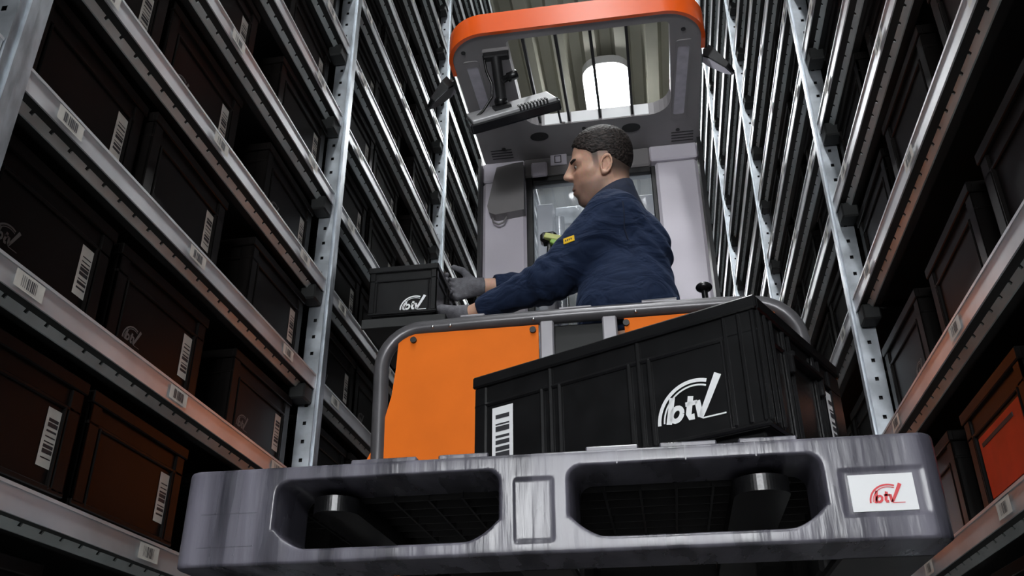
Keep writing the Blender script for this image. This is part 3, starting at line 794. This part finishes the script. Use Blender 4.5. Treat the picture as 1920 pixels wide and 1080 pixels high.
mb = MB(); mb.obox(tc_ + ax * .1615 + az * .006 - ay * .03, ax * .001, ay * .030, az * .009); build(mb, 'port_cover', M['casetop'], term)
mb = MB(); mb.obox(tc_ + ax * .1620 + az * .006 - ay * .02, ax * .001, ay * .012, az * .006); build(mb, 'label', M['white'], term)
mb = MB(); mb.obox(tc_ + az * .034 - ax * .03, ax * .03, ay * .03, az * .006); build(mb, 'mount_plate', M['dark'], term)
build(MB().tube([(-.475, 2.36, 2.185), (-.468, 2.38, 2.13), (-.452, 2.40, 2.09), (-.455, 2.42, 2.05), (-.49, 2.44, 2.01), (-.525, 2.45, 1.985)], .0045, 8), 'cable', M['black'], trk)
build(MB().tube([(-.235, 2.46, 2.05), (-.235, 2.5, 2.02), (-.237, 2.6, 2.05), (-.24, 2.78, 2.19)], .004, 8), 'cable', M['black'], trk)
# mirrors either side of the roof
def mirror(c, sgn):
    c = Vector(c)
    m_ = build(MB().tube([c + Vector((-sgn * .030, 0, .055)), c + Vector((-sgn * .006, -.004, .048)), c + Vector((0, -.008, .02))], .011, 10), 'mirror_bracket', M['black'], trk)
    d = Vector((sgn * .80, .12, -.58)).normalized(); wv = Vector((.1 * sgn, .95, .28)); wv = (wv - d * wv.dot(d)).normalized(); nv = d.cross(wv) * (1 if sgn > 0 else -1)
    if nv.z < 0: nv = -nv
    pts = [(-.045, -.030), (-.02, -.042), (.05, -.030), (.075, -.008), (.075, .008), (.05, .030), (-.02, .042), (-.045, .030)]
    f_ = lambda a, b, h: tuple(c + d * a + wv * b + nv * (h * (1 if h < 0 else max(0, 1 - (a + .045) / .14))))
    build(MB().prism(pts, [], f_, -.004, .038), 'mirror_shell', M['black'], m_, bevel=.003)
    g_ = lambda a, b, h: tuple(c + d * a * .9 + wv * b * .85 + nv * h)
    build(MB().prism(pts, [], g_, -.007, -.0045), 'mirror_glass', M['mirror'], m_)
mirror((-.628, 2.44, 2.10), -1); mirror((.305, 2.44, 2.105), 1)

# ================================================================== BOX BEING MOVED
sb = thing('storage_box', 'small black box with white logo between the man and the left rack', 'box', (-.746, 2.45, 1.238))
sm_ = bin_mesh('body', .230, .30, .190, bev=.0022, side_ribs=(.15,)); sm_.materials[0] = M['black']
link('body', sm_, sb)
lm = MB(); logo(lm, .080, -.007, .032, .0064); link('logo', lm.mesh('logo', [M['white']], fix=False), sb)['label'] = 'white arc logo with lettering and tick'

# ================================================================== SCANNER
sc = thing('handheld_scanner', 'lime green and black handheld scanner hanging behind the man', 'scanner', (-.305, 2.80, 1.60))
build(MB().box(-.345, -.285, 2.775, 2.825, 1.668, 1.710, 0, .010), 'head', M['black'], sc)
h_ = MB(); h_.obox((-.285, 2.78, 1.673), (.042, 0, -.014), (0, .018, 0), (.004, 0, .010)); build(h_, 'upper_shell', M['lime'], sc, bevel=.004)
h_ = MB(); h_.obox((-.275, 2.782, 1.646), (.030, 0, -.020), (0, .018, 0), (.006, 0, .010)); build(h_, 'lower_shell', M['green'], sc, bevel=.004)
h_ = MB(); h_.obox((-.31, 2.80, 1.623), (.006, 0, .055), (0, .016, 0), (.014, 0, -.002)); build(h_, 'grip', M['black'], sc, bevel=.005)
build(MB().box(-.35, -.27, 2.825, 3.005, 1.57, 1.63, 0, .005), 'holder', M['dark'], trk)

# ================================================================== THE MAN
HC = np.array((-.101, 2.452, 1.738))
pt = math.radians(6); yw = math.radians(-2); rl = math.radians(19)
fw = np.array((-math.cos(pt) * math.cos(yw), math.cos(pt) * math.sin(yw), -math.sin(pt)))
lf = np.cross((0, 0, 1.0), fw); lf /= np.linalg.norm(lf)         # his left, towards the camera
up = np.cross(fw, lf)
lf, up = lf * math.cos(rl) - up * math.sin(rl), up * math.cos(rl) + lf * math.sin(rl)   # head tipped towards his left shoulder
HM = np.stack([fw, lf, up])
def hl(P): return (P - HC.astype(np.float32)) @ HM.T.astype(np.float32)
def hw(f, l, u): return HC + fw * f + lf * l + up * u
def head_sdf(Q):
    A = np.abs(Q[..., 1]); S_ = np.stack([Q[..., 0], A, Q[..., 2]], -1)   # mirrored halves
    d = ell(Q, (-.012, 0, .030), (.099, .077, .094))
    d = smin(d, ell(Q, (.030, 0, -.040), (.064, .058, .078)), .03)
    d = smin(d, cone(S_, (-.018, .054, -.050), (.052, .018, -.108), .016, .018), .03)
    d = smin(d, ell(Q, (.066, 0, -.108), (.022, .022, .018)), .022)
    d = smin(d, cone(S_, (.040, .046, -.020), (.064, .034, -.026), .017, .014), .02)    # cheekbones
    d = smin(d, cone(S_, (.084, .004, .022), (.066, .044, .022), .010, .009), .014)     # brows
    d = smax(d, -ell(S_, (.096, .034, .001), (.020, .019, .013)), .012)                 # eye sockets
    d = smin(d, ell(S_, (.068, .031, .001), (.016, .017, .013)), .006)                  # lids
    d = smax(d, -ell(S_, (.086, .033, -.0005), (.012, .015, .0048)), .002)
    d = smin(d, cone(Q, (.087, 0, .020), (.113, 0, -.020), .009, .0112), .012)          # nose
    d = smin(d, ell(S_, (.099, .011, -.027), (.012, .009, .008)), .008)
    d = smin(d, ell(Q, (.080, 0, -.072), (.020, .026, .020)), .015)                     # muzzle
    d = smin(d, cone(S_, (.096, .000, -.066), (.086, .020, -.069), .0058, .004), .006)
    d = smin(d, cone(S_, (.093, .000, -.079), (.084, .018, -.077), .0066, .004), .006)
    d = smax(d, -ell(S_, (.100, 0, -.0725), (.014, .024, .0018)), .004)
    e = ell(Q - np.array((0, 0, 0), np.float32), (0, 0, 0), (1, 1, 1)) * 0 + 9
    # ears: tilted flattened bowls
    E = S_ - np.array((-.016, .079, -.018), np.float32)
    ca_, sa_ = math.cos(.30), math.sin(.30)
    E = np.stack([E[..., 0] * ca_ + E[..., 2] * sa_, E[..., 1], -E[..., 0] * sa_ + E[..., 2] * ca_], -1)
    E = np.stack([E[..., 0], E[..., 1] + .30 * E[..., 0] - .002, E[..., 2]], -1)              # stands out at the back
    kk = np.sqrt((E[..., 0] / .0165) ** 2 + (E[..., 2] / .0285) ** 2)
    ear = np.sqrt(((kk - 1) * .020) ** 2 + (E[..., 1] - .004) ** 2) - .0040                    # helix
    ear = smin(ear, ell(E, (0, -.006, 0), (.018, .006, .030)), .003)                           # plate
    k2 = np.sqrt(((E[..., 0] - .003) / .0095) ** 2 + ((E[..., 2] + .004) / .0175) ** 2)
    ear = smin(ear, np.sqrt(((k2 - 1) * .012) ** 2 + (E[..., 1] + .0005) ** 2) - .0028 + .004 * (E[..., 0] > .006), .002)
    ear = smin(ear, ell(E, (.004, -.001, -.029), (.009, .006, .008)), .004)                    # lobe
    ear = smin(ear, ell(E, (.014, -.001, -.006), (.004, .006, .007)), .003)                    # tragus
    d = smin(d, ear, .006)
    return d
NECK0, NECK1 = hw(-.034, 0, -.055), np.array((-.058, 2.468, 1.535))
SN = np.array((-.066, 2.325, 1.462)); EN = np.array((-.262, 2.360, 1.288)); CN = np.array((-.492, 2.470, 1.256)); WN = np.array((-.535, 2.490, 1.252))
SF = np.array((-.115, 2.640, 1.510)); EF = np.array((-.335, 2.770, 1.480)); CF = np.array((-.500, 2.705, 1.461)); WF = np.array((-.543, 2.692, 1.459))
HIP = np.array((-.055, 2.49, 1.02)); CH = np.array((-.045, 2.485, 1.36))
sv = SF - SN; sv /= np.linalg.norm(sv)
def torso_sdf(P, g=0.0):
    d = cone(P, HIP - sv * .07, CH - sv * .075, .130 + g, .125 + g)
    d = smin(d, cone(P, HIP + sv * .07, CH + sv * .075, .130 + g, .125 + g), .06)
    d = smin(d, cone(P, CH + np.array((.01, -.05, .06)), CH + np.array((.012, .06, .07)), .118 + g, .118 + g), .06)
    d = smin(d, cone(P, SN, SF, .068 + g, .062 + g), .06)
    d = smin(d, cone(P, NECK1 + np.array((.012, 0, -.035)), SN * .5 + NECK1 * .5 + np.array((.012, .01, -.055)), .054 + g, .052 + g), .05)
    return d
def man_body(P):
    d = torso_sdf(P, -.014)
    d = smin(d, cone(P, NECK0, NECK1, .054, .058), .03)
    for (s, e, w_) in ((SN, EN, WN), (SF, EF, WF)):
        d = smin(d, cone(P, s, e, .055, .043), .03); d = smin(d, cone(P, e, w_, .042, .027), .02)
        dr = (w_ - e) / np.linalg.norm(w_ - e); d = smin(d, cone(P, w_, w_ + dr * .03, .024, .020), .012)
    for sg in (-1, 1):
        h = HIP + sv * .085 * sg + np.array((0, 0, -.04)); kn_ = h + np.array((-.02, .02 * sg, -.42)); ft = np.array((kn_[0] + .02, kn_[1], .17))
        d = smin(d, cone(P, h, kn_, .082, .055), .05); d = smin(d, cone(P, kn_, ft, .055, .038), .03)
    return d
def axis(lo, hi, fine0, fine1, fine, coarse):
    return np.concatenate([np.arange(lo, fine0, coarse), np.arange(fine0, fine1, fine), np.arange(fine1, hi, coarse)])
man = thing('person', 'man with cropped dark hair in navy jacket and grey gloves reaching left', 'person', (-.055, 2.49, .10))
xs = axis(-.65, .16, -.245, .03, .0034, .010); ys = axis(2.16, 2.90, 2.335, 2.565, .0034, .010); zs = axis(.10, 1.93, 1.57, 1.90, .0034, .012)
P = grid(xs, ys, zs); D = man_body(P)
k0 = np.searchsorted(zs, 1.56); i0, i1 = np.searchsorted(xs, (-.25, .035)); j0, j1 = np.searchsorted(ys, (2.33, 2.57))
sub = (slice(i0, i1), slice(j0, j1), slice(k0, None))
D[sub] = smin(D[sub], head_sdf(hl(P[sub])), .022)
V, F = surface_nets(D, xs, ys, zs)
bm_ = sdf_mesh('body', V, F, M['skin'], ROOT[man.name])
Q = hl(V.astype(np.float32)); f_, l_, u_ = Q.T; al = np.abs(l_)
base = np.tile(np.array((.68, .40, .285)), (len(V), 1))
def blend(mask, col):
    global base
    m_ = np.clip(mask, 0, 1)[:, None]; base = base * (1 - m_) + np.array(col) * m_
isface = (np.linalg.norm(Q, axis=1) < .2)
blend(isface * np.clip(1 - np.hypot((f_ - .07) / .04, (u_ + .03) / .035), 0, 1) * .5, (.56, .26, .18))
stub = np.clip((-.045 - u_) / .02, 0, 1) * np.clip((f_ + .02) / .03, 0, 1) * np.clip((u_ + .16) / .03, 0, 1)
blend(isface * stub * .65, (.17, .105, .085))
must = np.clip(1 - np.hypot((u_ + .058) / .009, al / .03), 0, 1) * (f_ > .07)
blend(isface * must * 1.0, (.10, .06, .05))
goat = np.clip(1.6 - np.hypot((u_ + .105) / .018, al / .03) * 1.2, 0, 1) * (f_ > .05)
blend(isface * goat * .75, (.075, .05, .042))
hl_ = np.interp(f_, [-.11, -.085, -.05, -.034, -.026, .004, .008, .022, .026, .040, .062, .085, .11], [-.078, -.076, -.072, -.066, -.002, .002, -.028, -.022, .010, .034, .046, .082, .09])
fade = np.clip((u_ - hl_) / .045, 0, 1) ** .7 * (al < .0775)
blend(isface * fade * .92, (.060, .046, .040))
lips = np.clip(1.3 - np.hypot((u_ + .073) / .013, al / .024), 0, 1) * (f_ > .085)
blend(isface * lips * .6, (.34, .13, .11))
socket_shade = np.clip(1.5 - np.hypot((u_ - .001) / .011, (al - .033) / .022), 0, 1) * (f_ > .06)
blend(isface * socket_shade * .8, (.16, .085, .06))  # darkens the skin around the eyes, painted socket shade
ca = bm_.color_attributes.new('Col', 'FLOAT_COLOR', 'POINT')
ca.data.foreach_set('color', np.concatenate([base, np.ones((len(V), 1))], 1).astype(np.float32).ravel())
link('body', bm_, man)
def child(name, V, F, mats):
    return link(name, sdf_mesh(name, V, F, mats, ROOT[man.name]), man)
def nets(fn, x, y, z, s):
    xs, ys, zs = (np.arange(a, b + s, s) for a, b in (x, y, z)); return surface_nets(fn(grid(xs, ys, zs)), xs, ys, zs)
# hair: a close shell over the skull, cut along the hairline
def hair_sdf(P):
    Q = hl(P); A = np.abs(Q[..., 1])
    top = np.clip((Q[..., 2] - .03) / .07, 0, 1)
    d = ell(Q, (-.013, 0, .031), (.1005, .0785, .0955)) - .0003 - .010 * top
    d = d + .0012 * np.sin(Q[..., 0] * 520 + 3 * np.sin(Q[..., 1] * 260)) * np.sin(Q[..., 1] * 480 + Q[..., 2] * 300) * top
    line = np.interp(Q[..., 0], [-.11, -.085, -.05, -.034, -.026, .004, .008, .022, .026, .040, .062, .085, .11],
                     [-.030, -.024, -.004, .008, .024, .028, .026, .024, .028, .042, .054, .086, .094])
    line = line + .012 * np.clip((.03 - A) / .03, 0, 1) * (Q[..., 0] > .05) * 0
    n2 = ell(Q, (-.020, 0, -.045), (.070, .058, .05)) - .003               # nape
    return smax(d, line - Q[..., 2], .004)
V, F = nets(hair_sdf, (-.26, .06), (2.32, 2.59), (1.62, 1.92), .0034)
child('hair', V, F, M['hair'])
for sg in (-1, 1):
    mb = MB(); c_ = hw(.0705, .031 * sg, .001)
    o = build(MB().ellip(tuple(c_), (.0125, .0125, .0125), 14, 10), 'eye', M['eyew'], man)
    c2 = hw(.0795, .0325 * sg, -.001)
    build(MB().ellip(tuple(c2), (.0050, .0050, .0050), 10, 8), 'iris', M['iris'], o)
    pts = [hw(.090, .009 * sg, .017), hw(.0905, .022 * sg, .0215), hw(.082, .036 * sg, .0235), hw(.071, .047 * sg, .0215), hw(.058, .055 * sg, .0155)]
    build(MB().tube(pts, [.0034, .0054, .0052, .0042, .0012], 8), 'eyebrow', M['brow'], man)
# jacket
def jacket_sdf(P):
    d = torso_sdf(P, .004)
    wr = .0040 * np.sin((P[..., 2] * 1.0 + .55 * P[..., 0]) * 95 + 2.2 * np.sin(P[..., 1] * 19) + 1.4 * np.sin(P[..., 0] * 23))
    wr *= np.clip((1.50 - P[..., 2]) / .12, 0, 1)
    d = d + wr
    hem = cone(P, HIP + np.array((.01, -.08, .17)), HIP + np.array((.01, .08, .17)), .152, .152)
    d = smin(d, hem, .03)
    for (s, e, c_, r0) in ((SN, EN, CN, .084), (SF, EF, CF, .078)):
        a = cone(P, s + np.array((0, 0, -.008)), e, r0, .062); d1 = cone(P, e, c_, .062, .040)
        sl = smin(a, d1, .03)
        t = (P - e) @ ((c_ - s) / np.linalg.norm(c_ - s)).astype(np.float32)
        sl = sl + .0035 * np.sin(t * 120 + 1.5 * np.sin(P[..., 2] * 60)) * np.exp(-(t / .11) ** 2) + .0018 * np.sin(t * 70 + P[..., 2] * 90)
        ax_ = (c_ - e) / np.linalg.norm(c_ - e)
        sl = smax(sl, (P - c_.astype(np.float32)) @ ax_.astype(np.float32), .004)
        # hollow cuff
        sl = smax(sl, -cone(P, c_ - ax_ * .03, c_ + ax_ * .02, .030, .034), .004)
        d = smin(d, sl, .028)
    neck = cone(P, NECK1 + (NECK0 - NECK1) * .1, NECK0, .066, .066)
    d = smax(d, -cone(P, NECK1 + (NECK0 - NECK1) * .25, NECK0 + (NECK0 - NECK1), .060, .064), .006)
    return smax(d, 1.075 - P[..., 2], .01)
V, F = nets(jacket_sdf, (-.56, .16), (2.17, 2.88), (1.05, 1.66), .0058)
child('jacket', V, F, M['navy'])
def proj_to(fn, p, off=0.0, it=12):
    p = np.array(p, np.float32)
    for _ in range(it):
        G = np.stack([p] + [p + np.eye(3, dtype=np.float32)[i] * .002 for i in range(3)]); d = fn(G)
        g = (d[1:] - d[0]) / .002; g /= np.linalg.norm(g) + 1e-9
        p = p - g * (d[0] - off)
    return p, g
# stand collar, higher at the nape than at the throat
mb = MB(); N_ = 36
rings = [((-.066, 2.464, 1.500), (.112, .030), .112), ((-.070, 2.462, 1.545), (.096, .034), .094), ((-.077, 2.460, 1.585), (.087, .046), .083), ((-.081, 2.458, 1.612), (.083, .053), .078)]
rings += [((-.081, 2.458, 1.611), (.077, .050), .072), ((-.077, 2.460, 1.575), (.076, .040), .072)]
vs = []
for (c_, (rx_, tz_), ry_) in rings:
    vs += [(c_[0] + rx_ * math.cos(2 * math.pi * k / N_), c_[1] + ry_ * math.sin(2 * math.pi * k / N_), c_[2] + tz_ * math.cos(2 * math.pi * k / N_)) for k in range(N_)]
mb.add(vs, [(r_ * N_ + k, r_ * N_ + (k + 1) % N_, (r_ + 1) * N_ + (k + 1) % N_, (r_ + 1) * N_ + k) for r_ in range(len(rings) - 1) for k in range(N_)], 0, True)
build(mb, 'collar', mat('collar_cloth', (.008, .014, .036), .85, 0, var=.2, scale=40), man)
# shoulder seam and badge, laid on the cloth
seam = []
for p in ((-.105, 2.34, 1.535), (-.085, 2.32, 1.515), (-.065, 2.30, 1.49), (-.048, 2.28, 1.455), (-.036, 2.265, 1.42), (-.030, 2.26, 1.38), (-.030, 2.26, 1.34)):
    q, g = proj_to(jacket_sdf, p, .0002); seam.append(tuple(q))
build(MB().tube(seam, .0024, 6), 'seam', mat('seam_thread', (.006, .011, .03), .9), man)
q, g = proj_to(jacket_sdf, (-.200, 2.27, 1.365), .001)
gv = Vector(g); ex = Vector((1, 0, .05)); ex = (ex - gv * ex.dot(gv)).normalized(); ez = gv.cross(ex)
mb = MB(); mb.obox(q, ex * .018, ez * .010, gv * .0015); build(mb, 'badge', M['yellow'], man, bevel=.001)['label'] = 'small yellow badge on the sleeve'
mb = MB(); 
for k in range(4): mb.obox(Vector(q) + gv * .0018 + ex * (-.010 + .006 * k), ex * .0018, ez * .003, gv * .0002)
build(mb, 'badge_print', M['ink'], man)
# gloves: palm and five bent fingers
def glove(wr_, e_, side):
    """side: (finger direction, palm normal) """
    fd, pn, curls, spread = side
    fd = np.array(fd, float); fd /= np.linalg.norm(fd); pn = np.array(pn, float); pn -= fd * (pn @ fd); pn /= np.linalg.norm(pn); sd = np.cross(fd, pn)
    dr = (wr_ - e_) / np.linalg.norm(wr_ - e_)
    k = wr_ + fd * .085
    prims = []
    def fn(P):
        d = cone(P, wr_ - dr * .012, wr_ + fd * .02, .0315, .030)
        for s_ in (-1, -.33, .33, 1):
            d = smin(d, cone(P, wr_ + fd * .018 + sd * .014 * s_, k + sd * .030 * s_, .017, .0135), .012)
        for i, (s_, L) in enumerate(((-1.0, .060), (-.33, .074), (.33, .080), (1.0, .072))):
            a = k + sd * .029 * s_; c1, c2 = curls
            d1 = fd * math.cos(c1) + pn * math.sin(c1) + sd * s_ * spread; d1 /= np.linalg.norm(d1)
            d2 = fd * math.cos(c1 + c2) + pn * math.sin(c1 + c2); d2 /= np.linalg.norm(d2)
            m_ = a + d1 * L * .52; t_ = m_ + d2 * L * .48
            d = smin(d, smin(cone(P, a, m_, .0105, .0098), cone(P, m_, t_, .0098, .0085), .003), .004)
        b = wr_ + fd * .030 + sd * .030; m_ = b + (sd * .75 + fd * .55 + pn * .25) * .042; t_ = m_ + (fd * .85 + sd * .35 + pn * .35) * .034
        d = smin(d, smin(cone(P, b, m_, .0150, .0115), cone(P, m_, t_, .0115, .0095), .004), .008)
        return smax(d, -((P - (wr_ - dr * .012).astype(np.float32)) @ dr.astype(np.float32)), .003)
    c_ = wr_ + fd * .07; R = .15
    return nets(fn, (c_[0] - R, c_[0] + R), (c_[1] - R, c_[1] + R), (c_[2] - R, c_[2] + R), .0038)
V, F = glove(WN, EN, ((-.95, .10, .06), (0, .5, .8), (.12, .2), .06)); child('glove', V, F, M['glove'])
V, F = glove(WF, EF, ((-.80, -.12, -.10), (-.25, -.92, -.1), (.75, .95), .03)); child('glove', V, F, M['glove'])
# trousers and boots below the gate
def trousers(P):
    d = cone(P, HIP - sv * .05, HIP + sv * .05, .135, .135)
    for sg in (-1, 1):
        h = HIP + sv * .085 * sg + np.array((0, 0, -.04)); kn_ = h + np.array((-.02, .02 * sg, -.42)); ft = np.array((kn_[0] + .02, kn_[1], .20))
        d = smin(d, cone(P, h, kn_, .100, .075), .04); d = smin(d, cone(P, kn_, ft, .075, .068), .03)
    return smax(d, P[..., 2] - 1.10, .01)
V, F = nets(trousers, (-.28, .16), (2.20, 2.78), (.10, 1.13), .011); child('trousers', V, F, M['trouser'])
for sg in (-1, 1):
    fx = HIP + sv * .085 * sg
    def boot(P, fx=fx, sg=sg):
        a = np.array((fx[0] + .03, fx[1] + .02 * sg, .145)); b = a + np.array((-.17, 0, -.005))
        d = cone(P, a, b, .048, .044); d = smin(d, cone(P, a + np.array((-.02, 0, 0)), a + np.array((-.03, 0, .10)), .05, .055), .03)
        return smax(d, .102 - P[..., 2], .004)
    V, F = nets(boot, (fx[0] - .24, fx[0] + .12), (fx[1] - .12, fx[1] + .12), (.08, .32), .009); child('boot', V, F, M['boot'])
